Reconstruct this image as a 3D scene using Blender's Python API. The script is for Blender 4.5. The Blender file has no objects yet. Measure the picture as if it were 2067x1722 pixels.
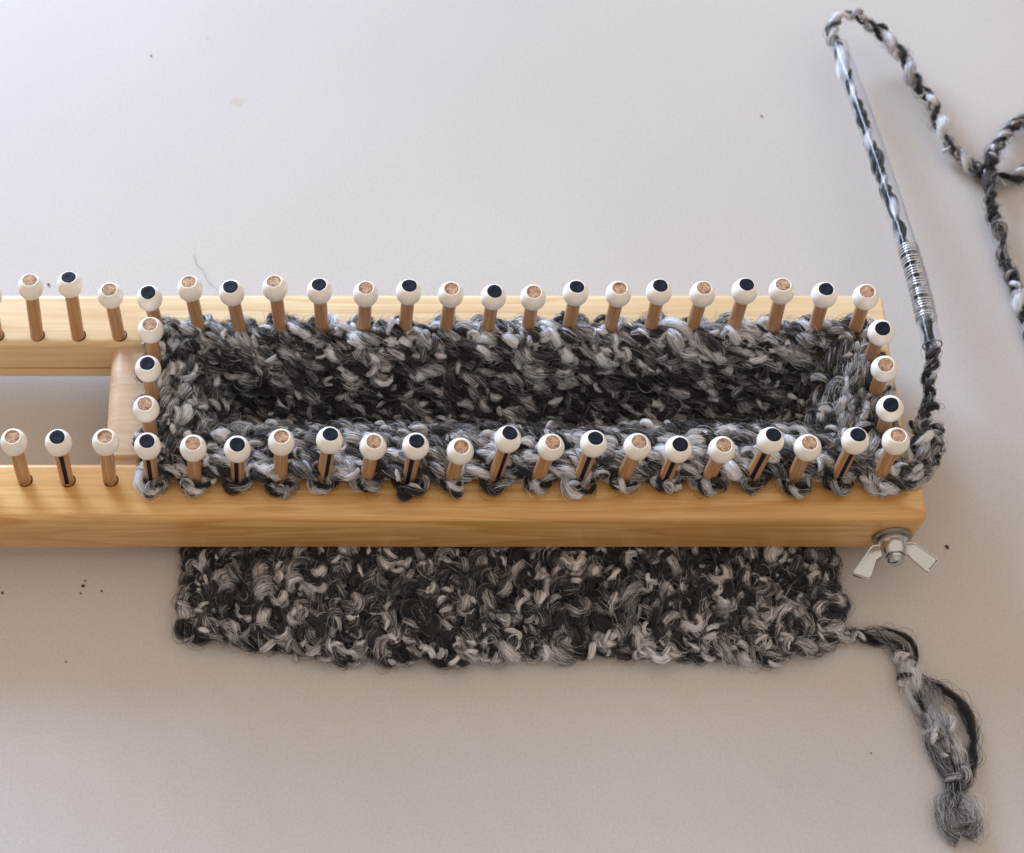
import bpy, math, random
import numpy as np
from mathutils import Vector

# ------------------------------------------------------------------ scene units: millimetres in the code, metres in Blender
MM = 0.001
ZT = 22.0                       # the table lies 22 mm below the top face of the loom rails; z = 0 of the code is that top face
TB = -ZT
random.seed(4)
S = bpy.context.scene
COL = S.collection

# ------------------------------------------------------------------ camera
TILT = math.radians(29.0)
CX, CY, CZ = 67.42, -194.18, 376.38
FPX, PX0, PY0, W0, H0 = 3645.0, 630.0, 861.0, 2067.0, 1722.0
cam_d = bpy.data.cameras.new('camera')
cam = bpy.data.objects.new('camera', cam_d)
COL.objects.link(cam)
cam.location = (CX * MM, CY * MM, (CZ + ZT) * MM)
cam.rotation_euler = (TILT, 0, 0)
cam_d.sensor_width = 36.0
cam_d.lens = FPX / W0 * 36.0
cam_d.shift_x = (W0 / 2 - PX0) / W0
cam_d.shift_y = 0.0
cam_d.clip_start = 0.01
cam_d.clip_end = 20.0
cam_d.dof.use_dof = True
cam_d.dof.focus_distance = 0.415
cam_d.dof.aperture_fstop = 22.0
S.camera = cam
S.render.resolution_x, S.render.resolution_y = 1024, 853

# ------------------------------------------------------------------ world: dim warm room light
wd = bpy.data.worlds.new('World')
S.world = wd
wd.use_nodes = True
bg = wd.node_tree.nodes['Background']
bg.inputs['Strength'].default_value = 1.0
_n, _l = wd.node_tree.nodes, wd.node_tree.links
_tc = _n.new('ShaderNodeTexCoord'); _sp = _n.new('ShaderNodeSeparateXYZ'); _rm = _n.new('ShaderNodeValToRGB')
_l.new(_tc.outputs['Generated'], _sp.inputs[0]); _l.new(_sp.outputs['Z'], _rm.inputs[0]); _l.new(_rm.outputs[0], bg.inputs['Color'])
_e = _rm.color_ramp.elements
_e[0].position = 0.0; _e[0].color = (0.30, 0.22, 0.17, 1)
_e[1].position = 0.35; _e[1].color = (0.38, 0.315, 0.27, 1)
_x = _e.new(0.65); _x.color = (0.76, 0.64, 0.545, 1)

# ------------------------------------------------------------------ lamps: a cool window at the back left
def area(name, loc, target, sx, sy, power, col):
    l = bpy.data.lights.new(name, 'AREA')
    l.shape = 'RECTANGLE'
    l.size, l.size_y = sx, sy
    l.energy = power
    l.color = col
    o = bpy.data.objects.new(name, l)
    o.location = loc
    d = Vector(target) - Vector(loc)
    o.rotation_euler = d.to_track_quat('-Z', 'Y').to_euler()
    COL.objects.link(o)
    return o
area('window_light', (-0.40, 0.86, 0.38), (0.10, 0.03, 0), 0.50, 0.36, 18.0, (0.59, 0.745, 1.0))

S.view_settings.view_transform = 'Standard'
S.view_settings.look = 'None'
S.view_settings.exposure = 0.14
S.view_settings.gamma = 1.0
S.cycles.max_bounces = 8
S.cycles.transparent_max_bounces = 12

# ------------------------------------------------------------------ helpers
def tag(o, label=None, cat=None, group=None, kind=None):
    if label: o['label'] = label
    if cat: o['category'] = cat
    if group: o['group'] = group
    if kind: o['kind'] = kind
    return o

def empty(name, loc=(0, 0, 0)):
    o = bpy.data.objects.new(name, None)
    o.empty_display_size = 0.01
    o.location = (loc[0] * MM, loc[1] * MM, (loc[2] + ZT) * MM)
    COL.objects.link(o)
    return o

def conv(v):
    v = np.asarray(v, float) * MM
    v[:, 2] += ZT * MM
    return v

def link_mesh(name, me, parent=None):
    o = bpy.data.objects.new(name, me)
    COL.objects.link(o)
    if parent is not None:
        o.parent = parent
        base = parent
        x, y, z = 0.0, 0.0, 0.0
        while base is not None:
            x += base.location[0]; y += base.location[1]; z += base.location[2]
            base = base.parent
        o.location = (-x, -y, -z)
    return o

def mesh_obj(name, verts, faces, mat, parent=None, smooth=True, sharp=40):
    """verts in code millimetres"""
    me = bpy.data.meshes.new(name)
    me.from_pydata(conv(verts).tolist(), [], faces)
    me.materials.append(mat)
    me.validate()
    o = link_mesh(name, me, parent)
    if smooth:
        me.polygons.foreach_set('use_smooth', [True] * len(me.polygons))
        if sharp:
            me.set_sharp_from_angle(angle=math.radians(sharp))
    me.update()
    return o

def quads_mesh(name, verts, quads, mat, parent=None, tone=None, uv=None):
    """fast quad mesh: verts (N,3) mm, quads (M,4) int, tone per vertex, uv per loop (M*4,2)"""
    me = bpy.data.meshes.new(name)
    N, M = len(verts), len(quads)
    me.vertices.add(N)
    me.vertices.foreach_set('co', conv(verts).astype(np.float32).ravel())
    me.loops.add(M * 4)
    me.loops.foreach_set('vertex_index', np.asarray(quads, np.int32).ravel())
    me.polygons.add(M)
    me.polygons.foreach_set('loop_start', np.arange(0, M * 4, 4, dtype=np.int32))
    me.polygons.foreach_set('use_smooth', np.ones(M, bool))
    me.update(calc_edges=True)
    if tone is not None:
        a = me.attributes.new('tone', 'FLOAT', 'POINT')
        a.data.foreach_set('value', np.asarray(tone, np.float32))
    if uv is not None:
        u = me.uv_layers.new(name='UVMap')
        u.data.foreach_set('uv', np.asarray(uv, np.float32).ravel())
    me.materials.append(mat)
    return link_mesh(name, me, parent)

class NT:
    def __init__(self, name):
        self.m = bpy.data.materials.new(name)
        self.m.use_nodes = True
        self.t = self.m.node_tree
        self.b = self.t.nodes['Principled BSDF']
    def n(self, typ, **kw):
        nd = self.t.nodes.new(typ)
        for k, v in kw.items():
            if k in nd.bl_rna.properties: setattr(nd, k, v)
            else: nd.inputs[k].default_value = v
        return nd
    def l(self, a, b): self.t.links.new(a, b)
    def ramp(self, fac, stops, interp='LINEAR'):
        r = self.n('ShaderNodeValToRGB')
        r.color_ramp.interpolation = interp
        e = r.color_ramp.elements
        while len(e) > 1: e.remove(e[-1])
        e[0].position = stops[0][0]; e[0].color = (*stops[0][1], 1)
        for p, c in stops[1:]:
            x = e.new(p); x.color = (*c, 1)
        self.l(fac, r.inputs[0])
        return r
    def math(self, op, a, b=None, clamp=False):
        nd = self.n('ShaderNodeMath', operation=op, use_clamp=clamp)
        for i, v in enumerate((a, b)):
            if v is None: continue
            if isinstance(v, (int, float)): nd.inputs[i].default_value = v
            else: self.l(v, nd.inputs[i])
        return nd.outputs[0]
    def mapping(self, vec, scale, loc=(0, 0, 0)):
        mp = self.n('ShaderNodeMapping')
        mp.inputs['Scale'].default_value = scale
        mp.inputs['Location'].default_value = loc
        self.l(vec, mp.inputs['Vector'])
        return mp.outputs[0]
    def noise(self, vec, scale, detail=3, rough=0.5, dist=0.0):
        nd = self.n('ShaderNodeTexNoise')
        nd.inputs['Scale'].default_value = scale
        nd.inputs['Detail'].default_value = detail
        nd.inputs['Roughness'].default_value = rough
        nd.inputs['Distortion'].default_value = dist
        self.l(vec, nd.inputs['Vector'])
        return nd.outputs['Fac']
    def mix(self, fac, a, b, blend='MIX'):
        nd = self.n('ShaderNodeMix', data_type='RGBA', blend_type=blend)
        if isinstance(fac, (int, float)): nd.inputs[0].default_value = fac
        else: self.l(fac, nd.inputs[0])
        for i, v in ((6, a), (7, b)):
            if isinstance(v, tuple): nd.inputs[i].default_value = (*v, 1)
            else: self.l(v, nd.inputs[i])
        return nd.outputs[2]
    def bump(self, h, dist, strength=1.0):
        nd = self.n('ShaderNodeBump')
        nd.inputs['Distance'].default_value = dist
        nd.inputs['Strength'].default_value = strength
        self.l(h, nd.inputs['Height'])
        self.l(nd.outputs[0], self.b.inputs['Normal'])
        return nd

# ------------------------------------------------------------------ materials
def mat_table():
    m = NT('pale_laminate'); tc = m.n('ShaderNodeTexCoord').outputs['Object']
    a = m.noise(tc, 9.0, 3)
    f = m.noise(tc, 1500.0, 2, 0.7)
    col = m.ramp(a, [(0.3, (0.565, 0.544, 0.533)), (0.7, (0.610, 0.590, 0.578))]).outputs[0]
    sp = m.ramp(f, [(0.30, (0.90, 0.89, 0.88)), (0.62, (1.0, 1.0, 1.0))]).outputs[0]
    col = m.mix(1.0, col, sp, 'MULTIPLY')
    # a faint dried smear near the top left and a few small scuffs
    mp = m.mapping(tc, (120.0, 200.0, 1.0), STAIN)
    d = m.n('ShaderNodeVectorMath', operation='LENGTH'); m.l(mp, d.inputs[0])
    w = m.math('ADD', d.outputs['Value'], m.math('MULTIPLY', m.noise(tc, 260.0, 3), 1.3))
    k = m.ramp(w, [(0.85, (0.55, 0.55, 0.55)), (1.35, (0, 0, 0))]).outputs[0]
    col = m.mix(k, col, (0.52, 0.44, 0.37))
    sc = m.ramp(m.noise(m.mapping(tc, (60.0, 14.0, 1.0)), 1.0, 5, 0.6, 0.6), [(0.70, (0, 0, 0)), (0.80, (0.25, 0.25, 0.25))]).outputs[0]
    col = m.mix(sc, col, (0.60, 0.57, 0.55))
    m.l(col, m.b.inputs['Base Color'])
    m.b.inputs['Roughness'].default_value = 0.52
    m.b.inputs['Specular IOR Level'].default_value = 0.3
    m.bump(m.noise(tc, 700.0, 3, 0.6), 0.00004, 0.5)
    return m.m

def mat_wood(name, pale, mid, dark, seed, stretch=1.0):
    m = NT(name); tc = m.n('ShaderNodeTexCoord').outputs['Object']
    # long wandering grain: low frequency field along x, contour bands of it
    v = m.mapping(tc, (7.0 * stretch, 75.0, 75.0), (seed, seed * 2.1, seed * .7))
    base = m.noise(v, 1.0, 2, 0.45, 0.2)
    bands = m.math('FRACT', m.math('MULTIPLY', base, 9.0))
    tri = m.ramp(bands, [(0.0, (0.0, 0.0, 0.0)), (0.62, (0.55, 0.55, 0.55)), (0.88, (1, 1, 1)), (1.0, (0.0, 0.0, 0.0))]).outputs[0]
    fine = m.noise(m.mapping(tc, (40.0, 1400.0, 1400.0)), 1.0, 3, 0.6)
    streak = m.noise(m.mapping(tc, (16.0, 520.0, 520.0), (seed, 2, 5)), 1.0, 4, 0.65, 0.4)
    pores = m.noise(m.mapping(tc, (160.0, 3200.0, 3200.0)), 1.0, 2, 0.6)
    soft = m.noise(m.mapping(tc, (22.0, 60.0, 60.0), (3, 1, seed)), 1.0, 2)
    c = m.mix(tri, pale, mid)
    c = m.mix(m.ramp(soft, [(0.35, (0, 0, 0)), (0.75, (0.65, 0.65, 0.65))]).outputs[0], c, dark)
    c = m.mix(0.5, c, m.ramp(fine, [(0.3, (0.74, 0.70, 0.66)), (0.65, (1, 1, 1))]).outputs[0], 'MULTIPLY')
    c = m.mix(m.ramp(streak, [(0.46, (0, 0, 0)), (0.54, (0.55, 0.55, 0.55)), (0.60, (0.10, 0.10, 0.10)), (0.74, (0.7, 0.7, 0.7))]).outputs[0], c, dark)
    c = m.mix(m.ramp(pores, [(0.70, (0, 0, 0)), (0.80, (0.5, 0.5, 0.5))]).outputs[0], c, dark)
    m.l(c, m.b.inputs['Base Color'])
    m.b.inputs['Roughness'].default_value = 0.36
    m.b.inputs['Coat Weight'].default_value = 0.5
    m.b.inputs['Coat Roughness'].default_value = 0.28
    m.bump(fine, 0.00006, 0.5)
    return m.m

def mat_dowel():
    m = NT('birch_dowel'); tc = m.n('ShaderNodeTexCoord').outputs['Object']
    fine = m.noise(m.mapping(tc, (2600.0, 2600.0, 60.0)), 1.0, 3, 0.6)
    c = m.ramp(fine, [(0.3, (0.36, 0.18, 0.085)), (0.5, (0.50, 0.28, 0.13)), (0.7, (0.60, 0.37, 0.19))]).outputs[0]
    m.l(c, m.b.inputs['Base Color'])
    m.b.inputs['Roughness'].default_value = 0.38
    m.b.inputs['Coat Weight'].default_value = 0.2
    m.bump(fine, 0.00006, 0.4)
    return m.m

def mat_endgrain():
    m = NT('dowel_end_grain'); tc = m.n('ShaderNodeTexCoord').outputs['Object']
    f = m.noise(m.mapping(tc, (2400.0, 1100.0, 900.0)), 1.0, 4, 0.85, 1.0)
    c = m.ramp(f, [(0.36, (0.10, 0.045, 0.02)), (0.48, (0.36, 0.20, 0.11)), (0.60, (0.70, 0.49, 0.32))]).outputs[0]
    m.l(c, m.b.inputs['Base Color'])
    m.b.inputs['Roughness'].default_value = 0.75
    m.bump(f, 0.00015, 0.8)
    return m.m

def mat_ink():
    m = NT('navy_black_ink'); tc = m.n('ShaderNodeTexCoord').outputs['Object']
    f = m.noise(m.mapping(tc, (900.0, 900.0, 500.0)), 1.0, 3, 0.7)
    c = m.ramp(f, [(0.4, (0.003, 0.005, 0.013)), (0.7, (0.010, 0.016, 0.036))]).outputs[0]
    m.l(c, m.b.inputs['Base Color'])
    m.b.inputs['Specular IOR Level'].default_value = 0.25
    m.b.inputs['Roughness'].default_value = 0.7
    m.bump(f, 0.0001, 0.6)
    return m.m

def mat_plain(name, col, rough, metal=0.0, bump=0.0, scale=900.0, **kw):
    m = NT(name); tc = m.n('ShaderNodeTexCoord').outputs['Object']
    f = m.noise(tc, scale, 3, 0.6)
    c = m.mix(m.math('MULTIPLY', f, 0.3), col, tuple(x * 0.8 for x in col))
    m.l(c, m.b.inputs['Base Color'])
    m.b.inputs['Roughness'].default_value = rough
    m.b.inputs['Metallic'].default_value = metal
    for k, v in kw.items(): m.b.inputs[k.replace('_', ' ')].default_value = v
    if bump: m.bump(f, bump, 1.0)
    return m.m

YRAMP = [(0.0, (0.003, 0.003, 0.005)), (0.30, (0.014, 0.014, 0.018)), (0.46, (0.036, 0.034, 0.038)), (0.60, (0.25, 0.24, 0.245)), (0.80, (0.66, 0.67, 0.69)), (1.0, (0.86, 0.88, 0.91))]
def mat_yarn():
    m = NT('thick_thin_yarn')
    tone = m.n('ShaderNodeAttribute', attribute_name='tone').outputs['Fac']
    uv = m.n('ShaderNodeUVMap', uv_map='UVMap').outputs[0]
    s1 = m.noise(m.mapping(uv, (15.0, 0.30, 1.0)), 1.0, 3, 0.65, 0.3)
    s2 = m.noise(m.mapping(uv, (38.0, 0.5, 1.0), (4, 9, 0)), 1.0, 2, 0.6, 0.3)
    s = m.math('ADD', m.math('MULTIPLY', s1, 0.7), m.math('MULTIPLY', s2, 0.3))
    v = m.math('ADD', tone, m.math('MULTIPLY', m.math('SUBTRACT', s, 0.5), 1.75))
    c = m.ramp(v, YRAMP).outputs[0]
    m.l(c, m.b.inputs['Base Color'])
    m.b.inputs['Roughness'].default_value = 0.62
    m.b.inputs['Specular IOR Level'].default_value = 0.35
    m.b.inputs['Sheen Weight'].default_value = 0.5
    m.b.inputs['Sheen Roughness'].default_value = 0.4
    m.bump(s, 0.0004, 1.0)
    return m.m
def mat_fibre():
    m = NT('loose_fibre')
    tone = m.n('ShaderNodeAttribute', attribute_name='tone').outputs['Fac']
    m.l(m.ramp(tone, YRAMP).outputs[0], m.b.inputs['Base Color'])
    m.b.inputs['Roughness'].default_value = 0.45
    return m.m
def mat_clear():
    m = NT('clear_plastic')
    m.b.inputs['Base Color'].default_value = (0.93, 0.96, 1.0, 1)
    m.b.inputs['Roughness'].default_value = 0.09
    m.b.inputs['IOR'].default_value = 1.24
    m.b.inputs['Transmission Weight'].default_value = 1.0
    return m.m

# ------------------------------------------------------------------ picture point -> place, used to measure positions off the photograph once
_d = np.array([0, math.sin(TILT), -math.cos(TILT)]); _u = np.array([0, math.cos(TILT), math.sin(TILT)])
_C = np.array([CX, CY, CZ])
def at(px, py, z=0.0):
    w = _d + np.array([1., 0, 0]) * (px - PX0) / FPX - _u * (py - PY0) / FPX
    return _C + w * (z - CZ) / w[2]

sp_ = at(478, 205, TB)
STAIN = (-sp_[0] * MM * 120.0, -sp_[1] * MM * 200.0, 0)
M_TABLE = mat_table()
M_NEAR = mat_wood('honey_pine', (0.90, 0.60, 0.25), (0.68, 0.365, 0.105), (0.55, 0.275, 0.075), 3.0)
M_FAR = mat_wood('pine_lit_tone', (0.93, 0.78, 0.50), (0.78, 0.55, 0.28), (0.74, 0.53, 0.29), 8.3)  # pine with the window light on the far rail painted into its colour
M_SLIDE = mat_wood('pale_birch_board', (0.80, 0.65, 0.48), (0.70, 0.53, 0.36), (0.64, 0.47, 0.31), 5.1)
M_DOWEL, M_END, M_INK = mat_dowel(), mat_endgrain(), mat_ink()
M_BEAD = mat_plain('ivory_plastic', (0.96, 0.93, 0.85), 0.13, Specular_IOR_Level=0.55, Subsurface_Weight=0.15, Subsurface_Scale=0.002)
def mat_bead_inked():
    m = NT('ivory_plastic_ink_smudged'); tc = m.n('ShaderNodeTexCoord').outputs['Object']
    sp = m.n('ShaderNodeSeparateXYZ'); m.l(tc, sp.inputs[0])
    f = m.noise(tc, 420.0, 3, 0.6)
    k = m.math('ADD', m.math('MULTIPLY', m.math('SUBTRACT', sp.outputs['Z'], 0.0207), 1100.0), m.math('MULTIPLY', m.math('SUBTRACT', f, 0.5), 3.0))
    st = m.ramp(k, [(0.35, (0, 0, 0)), (0.9, (0.5, 0.5, 0.5))]).outputs[0]
    m.l(m.mix(st, (0.96, 0.93, 0.85), (0.24, 0.30, 0.40)), m.b.inputs['Base Color'])
    m.b.inputs['Roughness'].default_value = 0.16
    m.b.inputs['Specular IOR Level'].default_value = 0.55
    return m.m
M_BEADI = mat_bead_inked()
M_STEEL = mat_plain('zinc_plated_steel', (0.60, 0.63, 0.63), 0.10, 1.0, 0.00002, 1500.0)
M_RING = mat_plain('silvery_coil', (0.80, 0.83, 0.86), 0.2, 1.0)
M_WASHER = mat_plain('dull_washer_steel', (0.36, 0.34, 0.32), 0.32, 1.0, 0.00002, 1500.0)
M_HOLE_SHADE = mat_plain('painted_hole_shade', (0.05, 0.02, 0.01), 0.9)  # dark ring painting the shade of the gap round each peg
M_CRUMB = mat_plain('dark_crumb', (0.085, 0.045, 0.03), 0.8)
M_YARN, M_FIBRE, M_CLEAR = mat_yarn(), mat_fibre(), mat_clear()

# ------------------------------------------------------------------ structure: the table top
def box_faces(o=0):
    return [(o, o+3, o+2, o+1), (o+4, o+5, o+6, o+7), (o, o+1, o+5, o+4), (o+1, o+2, o+6, o+5), (o+2, o+3, o+7, o+6), (o+3, o, o+4, o+7)]
def box(x0, y0, z0, x1, y1, z1):
    return [(x0, y0, z0), (x1, y0, z0), (x1, y1, z0), (x0, y1, z0), (x0, y0, z1), (x1, y0, z1), (x1, y1, z1), (x0, y1, z1)], box_faces()
v, f = box(-700, -500, TB - 30, 900, 520, TB)
tb = mesh_obj('table_top', v, f, M_TABLE, None, smooth=False)
tag(tb, 'pale off-white laminate table top under the loom', kind='structure')

# ------------------------------------------------------------------ the loom
loom = empty('knitting_loom', (100, 20, -16))
tag(loom, 'long wooden knitting loom with white-beaded pegs and wing nut', 'knitting loom')

def arc(cx, cy, r, a0, a1, n=6):
    return [(cx + r * math.cos(math.radians(a0 + (a1 - a0) * i / n)), cy + r * math.sin(math.radians(a0 + (a1 - a0) * i / n))) for i in range(n + 1)]

def extrude_x(name, prof, x0, x1, mat, parent, endround=1.0, seg=24):
    """profile in (y,z), swept along x, ends eased by endround; returns the object"""
    n = len(prof)
    cy = sum(p[0] for p in prof) / n; cz = sum(p[1] for p in prof) / n
    hy = max(abs(p[0] - cy) for p in prof); hz = max(abs(p[1] - cz) for p in prof)
    mid = [(x0 + endround + (x1 - x0 - 2 * endround) * i / seg, 0) for i in range(1, seg)]
    # at a=90 the ring lies on the end face, shrunk by endround
    sect = []
    for a in (90, 60, 30, 0):
        r = math.radians(a); sect.append((x0 + endround * (1 - math.sin(r)), endround * (1 - math.cos(r))))
    sect += mid
    for a in (0, 30, 60, 90):
        r = math.radians(a); sect.append((x1 - endround * (1 - math.sin(r)), endround * (1 - math.cos(r))))
    vs = []
    for x, sh in sect:
        for y, z in prof:
            vs.append((x, cy + (y - cy) * (1 - sh / hy), cz + (z - cz) * (1 - sh / hz)))
    fs = []
    for k in range(len(sect) - 1):
        for i in range(n):
            j = (i + 1) % n
            fs.append((k * n + i, (k + 1) * n + i, (k + 1) * n + j, k * n + j))
    fs.append(tuple(range(n)))
    L = (len(sect) - 1) * n
    fs.append(tuple(reversed(range(L, L + n))))
    return mesh_obj(name, vs, fs, mat, parent, sharp=32)

# near rail: front face y=-10, inner face y=4.8, 16 mm tall; a saw groove runs along the inner face of each rail
R = 1.7
near_prof = arc(-10 + R, -R, R, 180, 90) + arc(4.8 - 1.6, -1.6, 1.6, 90, 0) + [(4.8, -11.0), (3.7, -11.0), (3.7, -11.9), (4.8, -11.9), (4.8, -15.4), (4.2, -16), (-9.2, -16), (-10, -15.2)]
far_prof = [(y, z) for y, z in reversed([(42.3 - p[0], p[1]) for p in near_prof])]
near_rail = extrude_x('rail', near_prof, -60, 210.2, M_NEAR, loom, 1.2)
tag(near_rail, 'honey-coloured near rail with the wing nut on its front face')
far_rail = extrude_x('rail', far_prof, -60, 209.0, M_FAR, loom, 1.0)
tag(far_rail, 'rail at the back of the loom, lit tone painted into its colour')

def extrude_y(name, prof, y0, y1, mat, parent, er=0.8):
    o = extrude_x(name, [(p[0], p[1]) for p in prof], y0, y1, mat, parent, er, 6)
    me = o.data
    for vv in me.vertices:
        vv.co = (vv.co.y, vv.co.x, vv.co.z)
    me.flip_normals()
    return o
sl_prof = arc(18.0 + 3.2, -1.6 - 3.2, 3.2, 180, 90) + [(35, -1.6), (36, -2.6), (36, -14), (18.6, -14), (18.0, -13)]
slider = extrude_y('cross_slider', sl_prof, 7.6, 38.2, M_SLIDE, loom, 0.35)
tongue = extrude_y('slider_tongue', [(20, -3.4), (34, -3.4), (34, -12.5), (20, -12.5)], 4.2, 8.2, M_SLIDE, slider, 0.1)
eb_prof = [(196, -15.2), (196, -0.8), (196.6, -0.12), (207.4, -0.12)] + arc(208.8 - 1.4, -0.12 - 1.4, 1.4, 90, 0, 4)[1:] + [(208.8, -15.0), (208.0, -15.8), (196.8, -15.8)]
endb = extrude_y('end_board', list(reversed(eb_prof)), 4.7, 37.6, M_FAR, loom, 0.05)

# --- pegs
def lathe(prof, n, M=None, flip=False):
    vs, fs = [], []
    for r, z in prof:
        for i in range(n):
            a = 2 * math.pi * i / n
            vs.append((r * math.cos(a), r * math.sin(a), z))
    for k in range(len(prof) - 1):
        for i in range(n):
            j = (i + 1) % n
            fs.append((k * n + i, k * n + j, (k + 1) * n + j, (k + 1) * n + i))
    return vs, fs

def mesh_raw(name, vs, fs, mat, sharp=40):
    me = bpy.data.meshes.new(name)
    me.from_pydata([(x * MM, y * MM, z * MM) for x, y, z in vs], [], fs)
    me.materials.append(mat); me.validate()
    me.polygons.foreach_set('use_smooth', [True] * len(me.polygons))
    me.set_sharp_from_angle(angle=math.radians(sharp))
    return me

PH = 18.0      # bead centre above the rail
def peg_meshes():
    # dowel with a channel down its outward side (-y locally)
    n = 32; r = 1.62
    prof = []
    for i in range(n):
        a = 2 * math.pi * i / n - math.pi / 2
        k = min(i, n - i)
        rr = r - (0.50 if k <= 1 else 0.42 if k == 2 else 0.0)
        prof.append((rr * math.cos(a), rr * math.sin(a)))
    zs = [-2.0, 3, 8, 13, PH + 2.2]
    vs = [(x, y, z) for z in zs for x, y in prof]
    fs = []
    for k in range(len(zs) - 1):
        for i in range(n):
            j = (i + 1) % n
            fs.append((k * n + i, k * n + j, (k + 1) * n + j, (k + 1) * n + i))
    dowel = mesh_raw('peg', vs, fs, M_DOWEL, 50)
    # tip: slightly domed disc with a torn edge
    def tip(mat, seed):
        rnd = random.Random(seed)
        V = [(0, 0, PH + 2.52)]; F = []
        m = 20
        for q, (rr, zz) in enumerate(((0.8, 2.52), (1.35, 2.52), (1.70, 2.48), (1.70, 2.0))):
            for i in range(m):
                a = 2 * math.pi * i / m
                w = 1 + (rnd.uniform(-.05, .05) if q < 3 else 0)
                if mat is M_INK: w = (1.0 + .035 * math.sin(a * 2 + seed) + .04 * math.sin(a * 3 + seed * 2) + .02 * math.sin(a * 5)) if q < 3 else .98; zz = (2.80, 2.79, 2.74, 2.0)[q]
                V.append((rr * w * math.cos(a), rr * w * math.sin(a), PH + zz + rnd.uniform(-.05, .05)))
        for i in range(m):
            j = (i + 1) % m
            F.append((0, 1 + i, 1 + j))
            for q in range(3):
                F.append((1 + q * m + i, 1 + (q + 1) * m + i, 1 + (q + 1) * m + j, 1 + q * m + j))
        return mesh_raw('peg_tip', V, F, mat, 60)
    # bead: oval with a bored hole, rim rounded
    R0, HZ, hole = 3.06, 3.35, 1.66
    prof = []
    z_r = HZ * math.sqrt(1 - (hole + .22) ** 2 / R0 ** 2)
    amax = math.degrees(math.asin(z_r / HZ))
    for k in range(19):
        a = math.radians(-amax + 2 * amax * k / 18)
        prof.append((R0 * math.cos(a), HZ * math.sin(a)))
    prof += [(hole + .10, z_r + .02), (hole + .02, z_r - .10), (hole, z_r - .5), (hole, -z_r + .3)]
    prof = [(hole, -z_r + .3), (hole + .05, -z_r)] + prof[:-1] + [(hole, z_r - .9)]
    vs, fs = lathe(prof, 36)
    vs = [(x, y, z + PH) for x, y, z in vs]
    bead = mesh_raw('bead', vs, fs, M_BEAD, 75)
    beadi = mesh_raw('bead', vs, fs, M_BEADI, 75)
    # ink laid in the channel
    vs = []; fs = []
    ks = [-2, -1, 0, 1, 2]
    zs = [0.3, 5, 10, PH - 2.0]
    for z in zs:
        for k in ks:
            a = 2 * math.pi * k / 32 - math.pi / 2
            rr = r - (0.46 if abs(k) <= 1 else 0.36)
            vs.append((rr * math.cos(a), rr * math.sin(a), z))
    for q in range(len(zs) - 1):
        for k in range(4):
            fs.append((q * 5 + k, q * 5 + k + 1, (q + 1) * 5 + k + 1, (q + 1) * 5 + k))
    ink = mesh_raw('ink_stripe', vs, fs, M_INK, 60)
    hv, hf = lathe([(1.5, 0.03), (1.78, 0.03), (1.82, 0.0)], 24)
    hole_shade_me = mesh_raw('hole_shade_ring', hv, hf, M_HOLE_SHADE)
    return dowel, [tip(M_END, s) for s in (1, 2, 3)], [tip(M_INK, s) for s in (4, 5)], bead, beadi, ink, hole_shade_me
DW, TIPS_WOOD, TIPS_INK, BD, BDI, INK, HOLE_SHADE = peg_meshes()

def rename_mesh(o, n): o.name = n
def put(name, me, parent, M=None):
    o = bpy.data.objects.new(name, me)
    COL.objects.link(o)
    o.parent = parent
    if M is not None: o.matrix_local = M
    return o

FAR = [(-22, 598), (62, 580), (141, 575), (223, 597), (302, 602), (384, 583), (468, 592), (555, 582), (645, 588), (738, 594), (825, 590), (910, 595), (996, 600), (1076, 601), (1162, 592), (1248, 594), (1330, 590), (1418, 594), (1503, 588), (1578, 588), (1664, 596), (1747, 600)]
NEAR = [(-62, 893), (28, 893), (118, 894), (213, 893), (298, 901), (390, 905), (479, 907), (568, 893), (665, 889), (753, 902), (839, 901), (929, 911), (1025, 887), (1112, 903), (1198, 896), (1286, 902), (1369, 907), (1457, 908), (1555, 890), (1630, 904), (1726, 890), (1808, 891)]
PEGS = []
for i, (x, y) in enumerate(NEAR): PEGS.append(((i - 1) * 10.0, 0.0, x, y, (i - 1) % 2, -90, 'near'))
for i, (x, y) in enumerate(FAR): PEGS.append(((i - 1) * 10.0, 40.0, x, y, (i - 1) % 2, 90, 'far'))
for X, Y, x, y, b in ((29.6, 30.3, 304, 667, 0), (29.4, 20.2, 299, 745, 1), (29.8, 9.9, 295, 826, 0)): PEGS.append((X, Y, x, y, b, 180, 'left'))
for X, Y, x, y, b in ((202.6, 32.4, 1778, 672, 1), (202.4, 22.6, 1785, 745, 0), (202.8, 12.4, 1796, 825, 1)): PEGS.append((X, Y, x, y, b, 0, 'right'))
rp = random.Random(11)
PEG_POS = {}
STRIPE = {(-10,): -15}
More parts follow.
